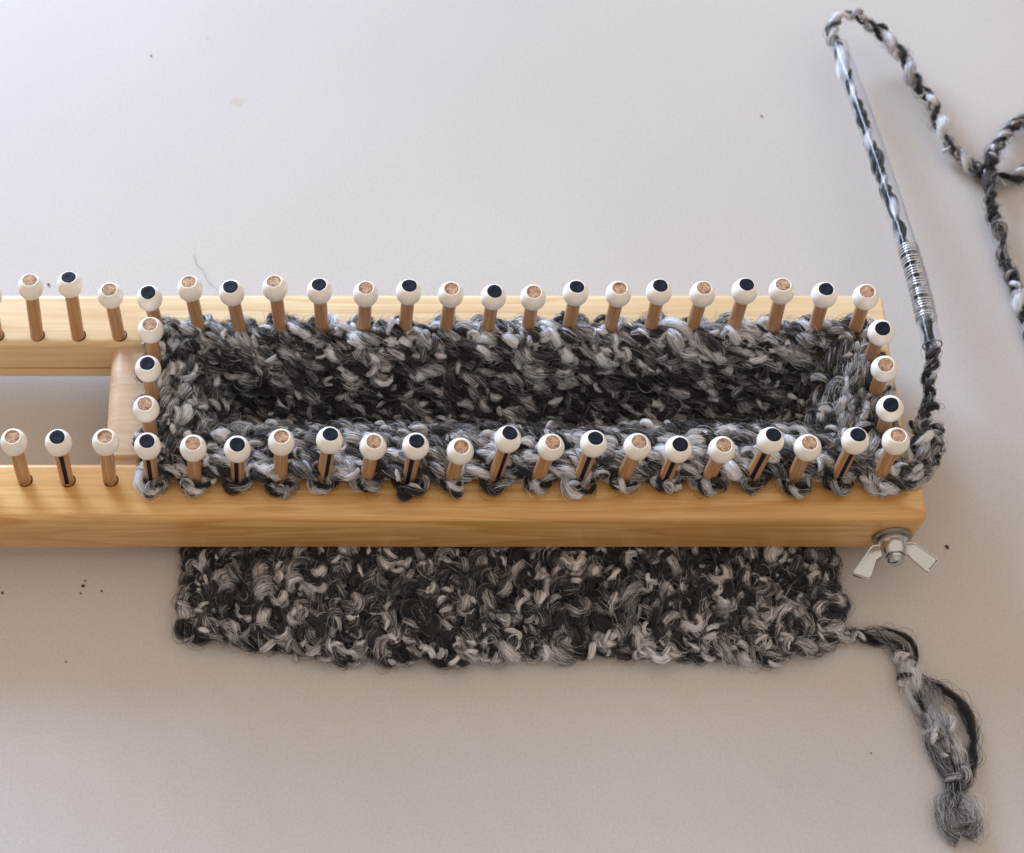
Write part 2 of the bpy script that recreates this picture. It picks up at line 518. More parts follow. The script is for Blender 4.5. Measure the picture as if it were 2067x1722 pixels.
for X, Y, px, py, black, ang, side in PEGS:
    top = at(px, py, PH)
    zb = 0.0 if side != 'left' else -1.6
    base = Vector((X, Y, zb))
    if side == 'near' and 1000 < px: base.x = X + 0.0
    axis = (Vector(top) - base)
    L = axis.length
    q = Vector((0, 0, 1)).rotation_difference(axis).to_matrix().to_4x4()
    from mathutils import Matrix
    spin = Matrix.Rotation(math.radians(ang + 90 + rp.uniform(-22, 22)), 4, 'Z')
    Mx = Matrix.Translation(Vector((X * MM, Y * MM, (zb + ZT) * MM))) @ q @ spin
    peg = bpy.data.objects.new('peg', DW)
    COL.objects.link(peg)
    peg.parent = loom
    peg.matrix_local = Matrix.Translation(-loom.location) @ Mx
    peg.scale = (1, 1, (L + 0.001) / PH)
    s = PH / L
    put('bead', BDI if black else BD, peg, Matrix.Translation((0, 0, 0)) @ Matrix.Rotation(rp.uniform(0, 6), 4, 'Z') @ Matrix.Diagonal((1, 1, s, 1)) @ Matrix.Translation((0, 0, (L - PH) * MM)))
    tm = rp.choice(TIPS_INK if black else TIPS_WOOD)
    put('peg_tip', tm, peg, Matrix.Translation((0, 0, rp.uniform(-.12, .12) * MM)) @ Matrix.Rotation(rp.uniform(0, 6), 4, 'Z') @ Matrix.Diagonal((1, 1, s, 1)) @ Matrix.Translation((0, 0, (L - PH) * MM)))
    if black: put('ink_stripe', INK, peg)
    h = put('hole_shade_ring', HOLE_SHADE, peg, (q @ spin).inverted() @ Matrix.Translation((rp.uniform(.12, .3) * MM, rp.uniform(-.05, .15) * MM, 0)))
    tag(peg, {'near': 'peg of the near row', 'far': 'peg of the far row', 'left': 'peg on the cross slider', 'right': 'peg on the end board'}[side] + (', tip inked black' if black else ', bare wood tip'))
    PEG_POS[(side, round(X))] = (X, Y, top)

# --- washer, wing nut
def lathe_y(name, prof, c, mat, parent, n=40):
    vs, fs = lathe(prof, n)
    vs = [(c[0] + x, c[1] - z, c[2] + y) for x, y, z in vs]
    fs = [tuple(reversed(t)) for t in fs]
    fs = [tuple(reversed(t)) for t in fs]
    return mesh_obj(name, vs, fs, mat, parent, sharp=35)
wc = (204.3, 0, -9.1)
washer = lathe_y('washer', [(0.1, 10.02), (4.5, 10.02), (4.65, 10.2), (4.6, 10.75), (4.35, 10.9), (2.0, 10.9), (0.1, 10.9)], wc, M_WASHER, loom)
wing = lathe_y('wing_nut', [(0.1, 11.0), (3.5, 11.0), (3.65, 11.3), (3.6, 11.9), (3.0, 12.3), (3.05, 13.4), (2.85, 14.6), (2.6, 15.1), (2.2, 15.2), (2.1, 14.9), (0.1, 14.9)], wc, M_STEEL, loom)
bolt = lathe_y('bolt_end', [(2.0, 14.0), (2.0, 15.9), (1.8, 16.05), (2.02, 16.25), (1.8, 16.5), (2.0, 16.75), (1.75, 17.1), (1.45, 17.3), (0.02, 17.35)], wc, M_STEEL, wing)
def wing_blade(phi, pts):
    a = math.radians(phi)
    e = np.array([math.cos(a), 0, math.sin(a)]); nn = np.array([-math.sin(a), 0, math.cos(a)]); o = np.array(wc)
    # densify with rounded corners
    P = []
    m = len(pts)
    for i in range(m):
        p0, p1, p2 = (np.array(pts[(i + k) % m], float) for k in (-1, 0, 1))
        d0 = (p0 - p1) / np.linalg.norm(p0 - p1); d2 = (p2 - p1) / np.linalg.norm(p2 - p1)
        rr = 0.8 if 0 < i < m - 1 else 0.2
        A, B = p1 + d0 * rr, p1 + d2 * rr
        for t in (0, .25, .5, .75, 1):
            P.append((1 - t) ** 2 * A + 2 * t * (1 - t) * p1 + t * t * B)
    P = np.array(P); n = len(P); c = P.mean(0)
    rings = []
    for h, sh in ((-.42, .3), (-.62, .12), (-.62, 0), (-.3, 0.0), (.3, 0.0), (.62, 0), (.62, .12), (.42, .3)):
        pass
    prof = [(-.22, .46), (-.44, .36), (-.50, .14), (-.36, 0.0), (.36, 0.0), (.50, .14), (.44, .36), (.22, .46)]
    vs = []
    for h, sh in prof:
        for p in P:
            d = c - p; d = d / np.linalg.norm(d)
            q = p + d * sh * 1.3
            vs.append(o + e * q[0] + np.array([0, 1, 0]) * q[1] + nn * h)
    fs = []
    for k in range(len(prof) - 1):
        for i in range(n):
            j = (i + 1) % n
            fs.append((k * n + i, k * n + j, (k + 1) * n + j, (k + 1) * n + i))
    fs.append(tuple(reversed(range(n)))); fs.append(tuple(range((len(prof) - 1) * n, len(prof) * n)))
    ob = mesh_obj('wing', vs, fs, M_STEEL, wing, sharp=30)
    import bmesh
    bm = bmesh.new(); bm.from_mesh(ob.data); bmesh.ops.recalc_face_normals(bm, faces=bm.faces); bm.to_mesh(ob.data); bm.free()
    ob.data.set_sharp_from_angle(angle=math.radians(30))
wing_blade(15, [(2.6, -12.2), (4.6, -12.2), (9.6, -17.6), (6.6, -20.6), (2.4, -15.2)])
wing_blade(195, [(2.6, -12.0), (4.8, -11.9), (10.5, -18.8), (6.5, -20.8), (3.4, -15.3), (2.4, -15.0)])

# ------------------------------------------------------------------ yarn machinery
def smooth_noise(s, scale, rs, lo=0.0, hi=1.0):
    n = int(s[-1] / scale) + 4
    k = rs.uniform(lo, hi, n)
    x = s / scale; i = np.floor(x).astype(int); t = x - i; t = t * t * (3 - 2 * t)
    return k[i] * (1 - t) + k[i + 1] * t

def resample(P, step):
    d = np.linalg.norm(np.diff(P, axis=0), axis=1); s = np.concatenate([[0], np.cumsum(d)])
    n = max(4, int(s[-1] / step))
    t = np.linspace(0, s[-1], n)
    return np.stack([np.interp(t, s, P[:, k]) for k in range(3)], 1), t

def frames(P):
    T = np.gradient(P, axis=0); T /= np.linalg.norm(T, axis=1)[:, None] + 1e-9
    N = np.zeros_like(T)
    a = np.array([0, 0, 1.0]) if abs(T[0][2]) < .8 else np.array([1.0, 0, 0])
    n = a - T[0] * a.dot(T[0]); n /= np.linalg.norm(n)
    tl = T.tolist(); out = []
    nx, ny, nz = n.tolist()
    for tx, ty, tz in tl:
        d = nx * tx + ny * ty + nz * tz
        nx -= tx * d; ny -= ty * d; nz -= tz * d
        m = math.sqrt(nx * nx + ny * ny + nz * nz) + 1e-12
        nx /= m; ny /= m; nz /= m
        out.append((nx, ny, nz))
    N = np.array(out)
    return T, N, np.cross(T, N)

NH = 6
def hairs(name, FV, FR, FT, parent):
    """one mass of loose hairs, six points each"""
    P = np.concatenate(FV); K = len(P) // NH
    cu = bpy.data.hair_curves.new(name)
    cu.add_curves([NH] * K)
    cu.attributes['position'].data.foreach_set('vector', conv(P).astype(np.float32).ravel())
    ra = cu.attributes.get('radius') or cu.attributes.new('radius', 'FLOAT', 'POINT')
    ra.data.foreach_set('value', (np.concatenate(FR) * MM).astype(np.float32))
    ta = cu.attributes.new('tone', 'FLOAT', 'POINT')
    ta.data.foreach_set('value', np.concatenate(FT).astype(np.float32))
    cu.materials.append(M_FIBRE)
    cu.update_tag()
    o = link_mesh(name, cu, parent)
    o['kind'] = 'stuff'
    print('hairs', K)
    return o

class YarnBuf:
    """collects ply tubes and loose fibres of one piece of yarn"""
    def __init__(self, seed):
        self.rs = np.random.RandomState(seed)
        self.V, self.Q, self.T, self.UV, self.n = [], [], [], [], 0
        self.FV, self.FQ, self.FT, self.fn = [], [], [], 0
    def tube(self, P, r, tone, sides=8):
        rs = self.rs
        P, s = P, np.concatenate([[0], np.cumsum(np.linalg.norm(np.diff(P, axis=0), axis=1))])
        T, N, B = frames(P)
        m = len(P)
        ang = np.arange(sides) * 2 * math.pi / sides
        flat = smooth_noise(s, 6.0, rs, 0.75, 1.0); fa = rs.uniform(0, 3)
        w = 1 - (1 - flat[:, None]) * np.abs(np.cos(ang[None] + fa))
        rad = r[:, None] * w
        V = P[:, None] + rad[..., None] * (np.cos(ang)[None, :, None] * N[:, None] + np.sin(ang)[None, :, None] * B[:, None])
        i = np.arange(m - 1)[:, None] * sides; j = np.arange(sides)[None]
        j2 = (j + 1) % sides
        Q = np.stack([i + j, i + j2, i + sides + j2, i + sides + j], -1).reshape(-1, 4) + self.n
        u0 = np.broadcast_to(j / sides, (m - 1, sides)); u1 = np.broadcast_to((j + 1) / sides, (m - 1, sides))
        so = s + rs.uniform(0, 500)
        v0 = np.broadcast_to(so[:-1, None], (m - 1, sides)); v1 = np.broadcast_to(so[1:, None], (m - 1, sides))
        uo = rs.randint(0, 40)
        UV = np.stack([np.stack([u0 + uo, v0], -1), np.stack([u1 + uo, v0], -1), np.stack([u1 + uo, v1], -1), np.stack([u0 + uo, v1], -1)], 2).reshape(-1, 2)
        self.V.append(V.reshape(-1, 3)); self.Q.append(Q); self.UV.append(UV)
        self.T.append(np.repeat(tone, sides)); self.n += m * sides
        return P, s, N, B
    def fibres(self, P, s, N, B, r, tone, density, lift=0.7, wild=0.12, rad=0.032, length=(3.5, 8.0)):
        rs = self.rs
        K = int(s[-1] * density)
        if K < 1: return
        n = 6
        L = rs.uniform(*length, K); s0 = rs.uniform(-1, max(0.1, s[-1] - 2), K)
        t = np.linspace(0, 1, n)
        sv = np.clip(s0[:, None] + L[:, None] * t[None], 0, s[-1])
        def g(A): return np.stack([np.interp(sv, s, A[:, k]) for k in range(3)], -1)
        Pc, Nc, Bc = g(P), g(N), g(B); rr = np.interp(sv, s, r)
        a = rs.uniform(0, 6.283, K)[:, None] + rs.normal(0, 1.0, K)[:, None] * t[None]
        amp = np.abs(rs.normal(0, lift, K)) * 0.45 + (rs.rand(K) < wild) * rs.uniform(0.4, 1.6, K)
        sh = rs.rand(K)
        prof = np.where(sh[:, None] < .5, np.sin(t[None] * math.pi) ** 1.0, np.abs(2 * t[None] - 1) ** 2 * 1.1)
        rad_off = rr * 1.0 + amp[:, None] * prof - 0.02
        wig = rs.normal(0, 0.03, (K, n, 3))
        C = Pc + rad_off[..., None] * (np.cos(a)[..., None] * Nc + np.sin(a)[..., None] * Bc) + wig
        C[..., 2] = np.maximum(C[..., 2], TB + .1)
        tn = np.interp(s0 + L / 2, s, tone) + rs.normal(0.0, 0.22, K)
        self.ribbons(C, Nc, Bc, rad, tn)
    def ribbons(self, C, Nc, Bc, rad, tn):
        rs = self.rs
        K, n = C.shape[:2]
        t = np.linspace(0, 1, n)
        fr = rad * rs.uniform(.6, 1.3, K)[:, None] * np.minimum(1, 1.6 * (1 - np.abs(2 * t[None] - 1)) + .3)
        self.FV.append(C.reshape(-1, 3)); self.FQ.append(fr.ravel()); self.FT.append(np.repeat(np.clip(tn, 0.02, 1), n)); self.fn += K
    def curls(self, P, s, N, B, per_mm, reach=1.0, size=1.0, light=0.5, zmin=None, m=8, sides=6, fuzz=12):
        """short crescent locks standing proud of the plies, as in boucle yarn"""
        rs = self.rs
        K = int(s[-1] * per_mm)
        if K < 1: return
        sc = rs.uniform(0.5, s[-1] - .5, K)
        g = lambda A: np.stack([np.interp(sc, s, A[:, k]) for k in range(3)], -1)
        c, n, b = g(P), g(N), g(B)
        t = np.cross(n, b)
        a = rs.uniform(0, 6.283, K)[:, None]
        out = np.cos(a) * n + np.sin(a) * b; side = -np.sin(a) * n + np.cos(a) * b
        w = rs.normal(0, .9, K)[:, None]
        e1 = np.cos(w) * t + np.sin(w) * side
        e2 = np.cross(e1, np.cross(e1, out)) * -1
        e2 = e2 / (np.linalg.norm(e2, axis=1)[:, None] + 1e-9)
        tl = rs.normal(0, .55, K)[:, None]
        e3 = np.cross(e1, e2)
        e2 = np.cos(tl) * e2 + np.sin(tl) * e3; e3 = np.cross(e1, e2)
        rho = rs.uniform(1.0, 1.75, K) * size; half = np.radians(rs.uniform(65, 160, K)); asp = rs.uniform(.65, 1.1, K)
        th = np.linspace(-1, 1, m)[None] * half[:, None]
        c0 = c + out * (rs.uniform(.1, .9, K) * reach)[:, None]
        C = c0[:, None] + rho[:, None, None] * (np.sin(th)[..., None] * e1[:, None] + (np.cos(th) * asp[:, None])[..., None] * e2[:, None]) + (th * rs.normal(0, .35, K)[:, None])[..., None] * e3[:, None]
        rad = (rs.uniform(.34, .82, K) * size)[:, None] * np.maximum(.12, np.cos(np.linspace(-1, 1, m) * 1.5)[None] ** .6)
        if zmin is not None: C[..., 2] = np.maximum(C[..., 2], zmin + rad * .9)
        rd = np.sin(th)[..., None] * e1[:, None] + np.cos(th)[..., None] * e2[:, None]
        ang = np.arange(sides) * 2 * math.pi / sides
        V = C[:, :, None] + rad[..., None, None] * (np.cos(ang)[None, None, :, None] * rd[:, :, None] + np.sin(ang)[None, None, :, None] * e3[:, None, None, :])
        base = (np.arange(K) * m * sides)[:, None, None] + (np.arange(m - 1) * sides)[None, :, None]
        j = np.arange(sides)[None, None]; j2 = (j + 1) % sides
        Q = np.stack([base + j, base + j2, base + sides + j2, base + sides + j], -1).reshape(-1, 4) + self.n
        ln = (rho * half * 2)[:, None, None] / (m - 1); vo = rs.uniform(0, 900, K)[:, None, None]; uo = rs.randint(0, 60, K)[:, None, None]
        z = np.zeros((K, m - 1, sides))
        u0 = z + uo + j / sides; u1 = z + uo + (j + 1) / sides
        q = np.arange(m - 1)[None, :, None]
        v0 = z + vo + q * ln; v1 = z + vo + (q + 1) * ln
        UV = np.stack([np.stack([u0, v0], -1), np.stack([u1, v0], -1), np.stack([u1, v1], -1), np.stack([u0, v1], -1)], 3).reshape(-1, 2)
        tone = np.where(rs.rand(K) < light, rs.uniform(.55, .92, K), rs.uniform(.12, .5, K))
        self.V.append(V.reshape(-1, 3)); self.Q.append(Q); self.UV.append(UV); self.T.append(np.repeat(tone, m * sides)); self.n += K * m * sides
        # fibres clinging to each lock and springing off it
        F = fuzz
        if F:
            rep = lambda A: np.repeat(A, F, axis=0)
            nn = 6
            KK = K * F
            tt = np.linspace(-1, 1, nn)[None] * rs.uniform(.6, 1.15, KK)[:, None] + rs.uniform(-.3, .3, KK)[:, None]
            th2 = tt * rep(half)[:, None]
            a1, a2, a3 = rep(e1)[:, None], rep(e2)[:, None], rep(e3)[:, None]
            rr = rep(rho)[:, None]
            br = rep(rad.max(1))[:, None] * np.maximum(.25, np.cos(np.clip(tt, -1, 1) * 1.5) ** .6) + np.abs(rs.normal(0, .28, KK))[:, None] * tt ** 2 + (rs.rand(KK) < .12)[:, None] * rs.uniform(.2, 1.3, KK)[:, None] * np.abs(tt)
            fa = rs.uniform(0, 6.283, KK)[:, None] + tt * rs.normal(0, .5, KK)[:, None]
            rd2 = np.sin(th2)[..., None] * a1 + np.cos(th2)[..., None] * a2
            Cf = rep(c0)[:, None] + rr[..., None] * (np.sin(th2)[..., None] * a1 + (np.cos(th2) * rep(asp)[:, None])[..., None] * a2) + (br * np.cos(fa))[..., None] * rd2 + (br * np.sin(fa))[..., None] * a3
            Cf[..., 2] = np.maximum(Cf[..., 2], TB + .1)
            self.ribbons(Cf, rd2, np.broadcast_to(a3, rd2.shape), .034, rep(tone) + rs.normal(-.03, .2, KK))
    def yarn(self, path, plies=2, off=0.95, rp=1.0, pitch=7.5, step=0.72, dens=1.0, tones=None, loopy=0.5, sides=8, bias=0.0, lift=0.7, wild=0.12, zmin=None, rad=0.032, darkrun=9.0, contr=.5, slub=4.0, thin=.45,  curl=0.0, reach=1.0, csize=1.0, light=.5):
        rs = self.rs
        P, s = resample(np.asarray(path, float), step)
        T, N, B = frames(P)
        ph0 = rs.uniform(0, 6.28)
        ph = ph0 + 2 * math.pi * np.cumsum(step / (pitch * smooth_noise(s, 11, rs, .5, 1.9)))
        if curl > 0: self.curls(P, s, N, B, curl, reach, csize, light, zmin)
        for k in range(plies):
            a = ph + 2 * math.pi * k / plies + smooth_noise(s, 9, rs, -.5, .5)
            if k == 0 and plies > 1:      # the thin dark binding thread
                r = rp * (.34 + .28 * smooth_noise(s, 5, rs))
                o = off * smooth_noise(s, 5.0, rs, .9, 1.5)
                tone = .08 + .16 * smooth_noise(s, 6, rs)
            else:                          # pale thick-and-thin roving
                q = smooth_noise(s, slub, rs)
                r = rp * (thin + (1.6 - thin) * q ** 1.5)
                o = off * smooth_noise(s, 5.0, rs, .5, 1.15) + loopy * np.maximum(0, smooth_noise(s, 4.0, rs, -1.2, 1.0)) * 2.0
                tone = np.clip(.52 + (smooth_noise(s, darkrun, rs) - .5) * contr * 1.5 + bias * .5 - (.12 if k == 2 else 0), .04, .94)
            C = P + o[:, None] * (np.cos(a)[:, None] * N + np.sin(a)[:, None] * B)
            if zmin is not None: C[:, 2] = np.maximum(C[:, 2], zmin + r * .9)
            _, ss, Nn, Bb = self.tube(C, r, tone, sides)
            if dens > 0: self.fibres(C, ss, Nn, Bb, r, tone, dens, lift, wild, rad)  # loose hairs
    def emit(self, name, parent=None):
        o = quads_mesh(name, np.concatenate(self.V), np.concatenate(self.Q), M_YARN, parent, np.concatenate(self.T), np.concatenate(self.UV))
        self.V, self.Q, self.T, self.UV, self.n = [], [], [], [], 0
        return o
    def emit_fuzz(self, parent, name='loose_fibres'):
        return hairs(name, self.FV, self.FQ, self.FT, parent)
ALLF = []

# ------------------------------------------------------------------ the knitted tube
knit = empty('knitted_tube', (115, 18, -20))
tag(knit, 'chunky black and white knitted tube hanging through the loom', 'knitting')
SP = np.array([0, 4, 8, 12, 17, 22, 28, 34, 40.0])
NY = np.array([1.0, 4.5, 9.0, 12.5, 15.0, 16.5, 18.5, 21, 24.0]); NZ = np.array([2.6, 3.6, 2.0, -1.5, -6, -10.5, -14.5, -17, -18.5])
FY = np.array([39.5, 36.6, 34.4, 33.0, 31.5, 30.0, 27, 23.5, 20.0]); FZ = np.array([2.4, 2.2, -0.6, -4.0, -8.5, -12.5, -15.5, -17.5, -18.5])
LX = np.array([31, 34, 37.5, 40, 42.5, 45, 48, 52, 58.0]); RX = np.array([200.5, 197, 194, 191, 188.5, 186, 183, 178, 172.0])
ring_xy = [(30 + 10 * i, 0.0) for i in range(18)] + [(201, 11.5), (201.4, 21.5), (201, 31.5)] + [(200 - 10 * i, 40.0) for i in range(18)] + [(30, 30.5), (29.5, 20.3), (30, 10)]
ring_xy = np.array(ring_xy); NP = len(ring_xy)
def surf(p, s):
    """p peg number round the loom, s mm of cloth down from the pegs"""
    p = np.asarray(p, float) % NP
    i = np.floor(p).astype(int) % NP; t = (p - np.floor(p)); t = t * t * (3 - 2 * t) * .5 + t * .5
    q = ring_xy[i] * (1 - t)[:, None] + ring_xy[(i + 1) % NP] * t[:, None]
    fy = np.clip(q[:, 1] / 40, 0, 1)
    # round the corners as the cloth goes down
    fx = np.clip((q[:, 0] - 30) / 170, 0, 1)
    g = lambda A: np.interp(s, SP, A)
    ny, nz, fyy, fz = g(NY), g(NZ), g(FY), g(FZ)
    Y = ny + (fyy - ny) * fy
    Zn = nz + (fz - nz) * fy
    X = g(LX) + (g(RX) - g(LX)) * fx
    return np.stack([X, Y, Zn], 1)
def surf_n(p, s):
    e = 0.3
    a = surf(p + e, s) - surf(p - e, s); b = surf(p, s + e) - surf(p, s - e)
    n = np.cross(a, b); n /= np.linalg.norm(n, axis=1)[:, None] + 1e-9
    c = np.array([115, 20, 30.0]) - surf(p, s)
    sg = np.sign((n * c).sum(1)); sg[sg == 0] = 1
    return n * sg[:, None]

HR = 4.0
for row in range(10):
    yb = YarnBuf(100 + row)
    per = 26
    t = np.arange(NP * per + 1) / per
    s0 = 1.2 + row * HR
    amp = HR * (0.62 if row else 0.5)
    ph = t * 2 * math.pi
    rs = np.random.RandomState(300 + row)
    jit = smooth_noise(t, .5, rs, -1, 1); jit2 = smooth_noise(t, .5, rs, -1, 1); jit3 = smooth_noise(t, .45, rs, -1, 1)
    pp = t + 0.17 * np.sin(2 * ph) + .07 * jit
    ss = np.clip(s0 + amp * np.cos(ph) + .9 * jit2, 0.0, 40)
    base = surf(pp, ss); nn = surf_n(t, np.full_like(t, np.clip(s0, .4, 39)))
    P = base + nn * (1.1 * np.cos(2 * ph) + 1.0 * jit3)[:, None]
    yb.yarn(P, off=1.0, rp=1.12, pitch=7.5, step=0.72, plies=3, dens=7 if row < 7 else .2, loopy=0.5, bias=(.38, .4, .2, 0, 0, -.05, -.05, -.1, -.1, -.3)[row], wild=.18, curl=.36 if row < 8 else .1, reach=1.5, csize=1.2, light=(.75, .75, .65, .55, .5, .5, .45, .4, .4, .4)[row])  # rim rows toned paler, deep rows darker: lit lip and pit shade painted in
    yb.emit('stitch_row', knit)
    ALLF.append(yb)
    # added backing loops half a stitch along, toned dark as painted gap shade
    if row < 9:
        yb = YarnBuf(150 + row)
        jit = smooth_noise(t, .4, rs, -1, 1); jit2 = smooth_noise(t, .4, rs, -1, 1)
        pp = t + .5 + 0.12 * np.sin(2 * ph) + .09 * jit
        ss = np.clip(s0 + HR * .5 + HR * .42 * np.cos(ph) + .9 * jit2, 0.2, 40)
        P = surf(pp, ss) + surf_n(t + .5, np.full_like(t, np.clip(s0, .4, 39))) * (-1.6 + .6 * np.cos(2 * ph))[:, None]
        yb.yarn(P, off=0.95, rp=1.1, pitch=7, step=1.0, dens=0, loopy=0.3, bias=-.75, sides=6)
        yb.emit('stitch_row', knit)
        ALLF.append(yb)

# loops round the pegs
def peg_loop(X, Y, out, seed, zz=2.0, k=1.0):
    """out: unit vector from the cloth to the outside of the peg"""
    rs = np.random.RandomState(seed)
    o = np.array([out[0], out[1], 0.0]); sd = np.array([-out[1], out[0], 0.0])
    r = 2.75
    c = np.array([X, Y, zz])
    pts = []
    sgn = rs.choice([-1, 1])
    for a in np.linspace(-150, 150, 22):
        ra = math.radians(a)
        rr = r * (1 + .12 * rs.uniform(-1, 1)) + (0.9 * k * max(0, math.cos(ra)))
        pts.append(c + o * rr * math.cos(ra) + sd * sgn * rr * math.sin(ra) + np.array([0, 0, .35 * math.sin(ra * 1.5) + rs.uniform(-.2, .2)]))
    pts = [c - o * 6 + sd * sgn * -3.4 + np.array([0, 0, 1.0])] + pts + [c - o * 6 + sd * sgn * 3.4 + np.array([0, 0, .4])]
    P = np.array(pts)
    # smooth path
    t = np.linspace(0, len(P) - 1, 80); i = np.arange(len(P))
    P = np.stack([np.interp(t, i, P[:, q]) for q in range(3)], 1)
    ker = np.ones(7) / 7
    Pp = np.pad(P, ((3, 3), (0, 0)), mode='edge')
    P = np.stack([np.convolve(Pp[:, q], ker, 'valid') for q in range(3)], 1)
    yb = YarnBuf(seed)
    yb.yarn(P, off=0.68, rp=0.86, pitch=6.5, step=.55, dens=9.0, curl=.35, reach=.7, csize=1.05, light=.72, loopy=.7, bias=rs.uniform(0, .8), zmin=0.0, darkrun=5)
    yb.emit('peg_loop', knit)
    ALLF.append(yb)
for i in range(18):
    peg_loop(30 + 10 * i, 0, (0, -1), 400 + i, 1.9, (.1, .9, .3, 1.3, .5, 0, 1.5, .2, .6, .1, 1.1, .3, 0, .8, .2, 1.0, .4, .2)[i])
    peg_loop(30 + 10 * i, 40, (0, 1), 440 + i, 2.0, .6)
for i, (X, Y) in enumerate(((29.6, 30.3), (29.4, 20.2), (29.8, 9.9))): peg_loop(X, Y, (-1, 0), 480 + i, 1.2, .5)
for i, (X, Y) in enumerate(((202.6, 32.4), (202.4, 22.6), (202.8, 12.4))): peg_loop(X, Y, (1, 0), 490 + i, 1.9, .4)

# the finished end of the tube, flattened on the table in front of the near rail
XL0, XR0 = 38.0, 188.5
_fe = [at(x, y - 22, TB + 2.4) for x, y in ((330, 1268), (362, 1290), (500, 1308), (700, 1325), (900, 1335), (1200, 1325), (1500, 1330), (1620, 1312), (1690, 1275), (1720, 1262))]
FLAP_F = [(p[0] - XL0) / (XR0 - XL0) for p in _fe]; FLAP_Y = [p[1] for p in _fe]
def flap(qx, v, layer=1.0):
    """qx 0..17 across, v 0..1 from under the loom to the front edge"""
    f = np.clip(qx / 17.0, -0.2, 1.2)
    xl = XL0 + 3.5 * v + 1.0 * np.sin(v * 5) ; xr = XR0 + 1.6 * v
    X = xl + (xr - xl) * f
    Yf = np.interp(f, FLAP_F, FLAP_Y)
    Y = 16 + (Yf - 16) * v
    Z = np.interp(v, [0, .5, .75, .9, 1.0], [-18.5, -19.3, -18.8, -18.5, -19.8])
    edge = np.clip(np.minimum(f, 1 - f) * 17 / 1.1, -1, 1)
    Z = Z - 1.6 * (1 - edge) ** 1.4
    if layer < 0: Z = Z * 0 - 20.6
    return np.stack([X, Y, Z], 1)
NR = 12
for row in range(NR):
    yb = YarnBuf(200 + row)
    per = 26
    t = np.arange(int(17.9 * per)) / per - .45
    ph = t * 2 * math.pi
    rs = np.random.RandomState(500 + row)
    jit = smooth_noise(t + 1, .5, rs, -1, 1); jit2 = smooth_noise(t + 1, .5, rs, -1, 1); jit3 = smooth_noise(t + 1, .45, rs, -1, 1)
    v0 = (row + .4) / NR
    last = row == NR - 1
    vv = v0 + (1.0 / NR) * ((.72 if not last else .45) * np.cos(ph) + .2 * jit2)
    qq = t + 0.19 * np.sin(2 * ph) + .07 * jit
    P = flap(qq, vv)
    P[:, 2] += -.9 * np.cos(2 * ph) + .55 * jit3 + .3 + 1.3 * np.cos(2 * math.pi * t)
    yb.yarn(P, off=1.0, rp=1.12, pitch=7.5, step=0.72, plies=3, dens=7, wild=.18, loopy=0.55, zmin=TB, bias=-.04, curl=.42, reach=1.2, csize=1.05, light=.6)
    yb.emit('stitch_row', knit)
    ALLF.append(yb)
    if row >= 2:
        yb = YarnBuf(250 + row)
        tm_ = t < 15.9; t2, ph2 = t[tm_], ph[tm_]
        P = flap(t2 + .5, v0 + .6 / NR * np.cos(ph2) * .8 - .02, -1.0 if row % 2 else 1.0)
        P[:, 2] += (-1.4 if not row % 2 else 0)
        yb.yarn(P, off=0.95, rp=1.1, pitch=7, step=1.0, dens=0, loopy=.3, zmin=TB, bias=-.7, sides=6)  # backing loops toned dark, painting shade between the flap stitches
        yb.emit('stitch_row', knit)
        ALLF.append(yb)
# cast-on edge: curls lying along the front
yb = YarnBuf(290)
t = np.arange(17.6 * 26) / 26 - .3
rs = np.random.RandomState(77)
P = flap(t + .28 * np.sin(t * 2 * math.pi * 1.5), 1.0 + .035 * np.cos(t * 2 * math.pi * 1.5) + smooth_noise(t + 1, .4, rs, -.02, .03))
P[:, 2] = TB + 2.3 + smooth_noise(t + 1, .4, rs, -.6, 1.4)
yb.yarn(P, off=.95, rp=1.0, pitch=7, step=.6, dens=12, lift=1.0, wild=.2, loopy=.8, zmin=TB, bias=.1, curl=.5, reach=1.7, csize=1.15, light=.95)
yb.emit('cast_on_edge', knit)
ALLF.append(yb)

def spath(pts, n=200):
    """Catmull-Rom through (x,y,z) points"""
    P = np.array(pts, float); P = np.concatenate([[2 * P[0] - P[1]], P, [2 * P[-1] - P[-2]]])
    out = []
    m = len(P) - 3; k = max(6, n // m)
    for i in range(m):
        p0, p1, p2, p3 = P[i:i + 4]
        for t in np.arange(k) / k:
            out.append(.5 * ((2 * p1) + (-p0 + p2) * t + (2 * p0 - 5 * p1 + 4 * p2 - p3) * t * t + (-p0 + 3 * p1 - 3 * p2 + p3) * t ** 3))
    out.append(P[-2])
    return np.array(out)
def pxpath(pts): return spath([at(x, y, z if z > 0 else z * 22 / 28) for x, y, z in pts])

# yarn tail on the table at the front right
yb = YarnBuf(601)
zt = -25.6
TK = dict(zmin=TB, step=.5)
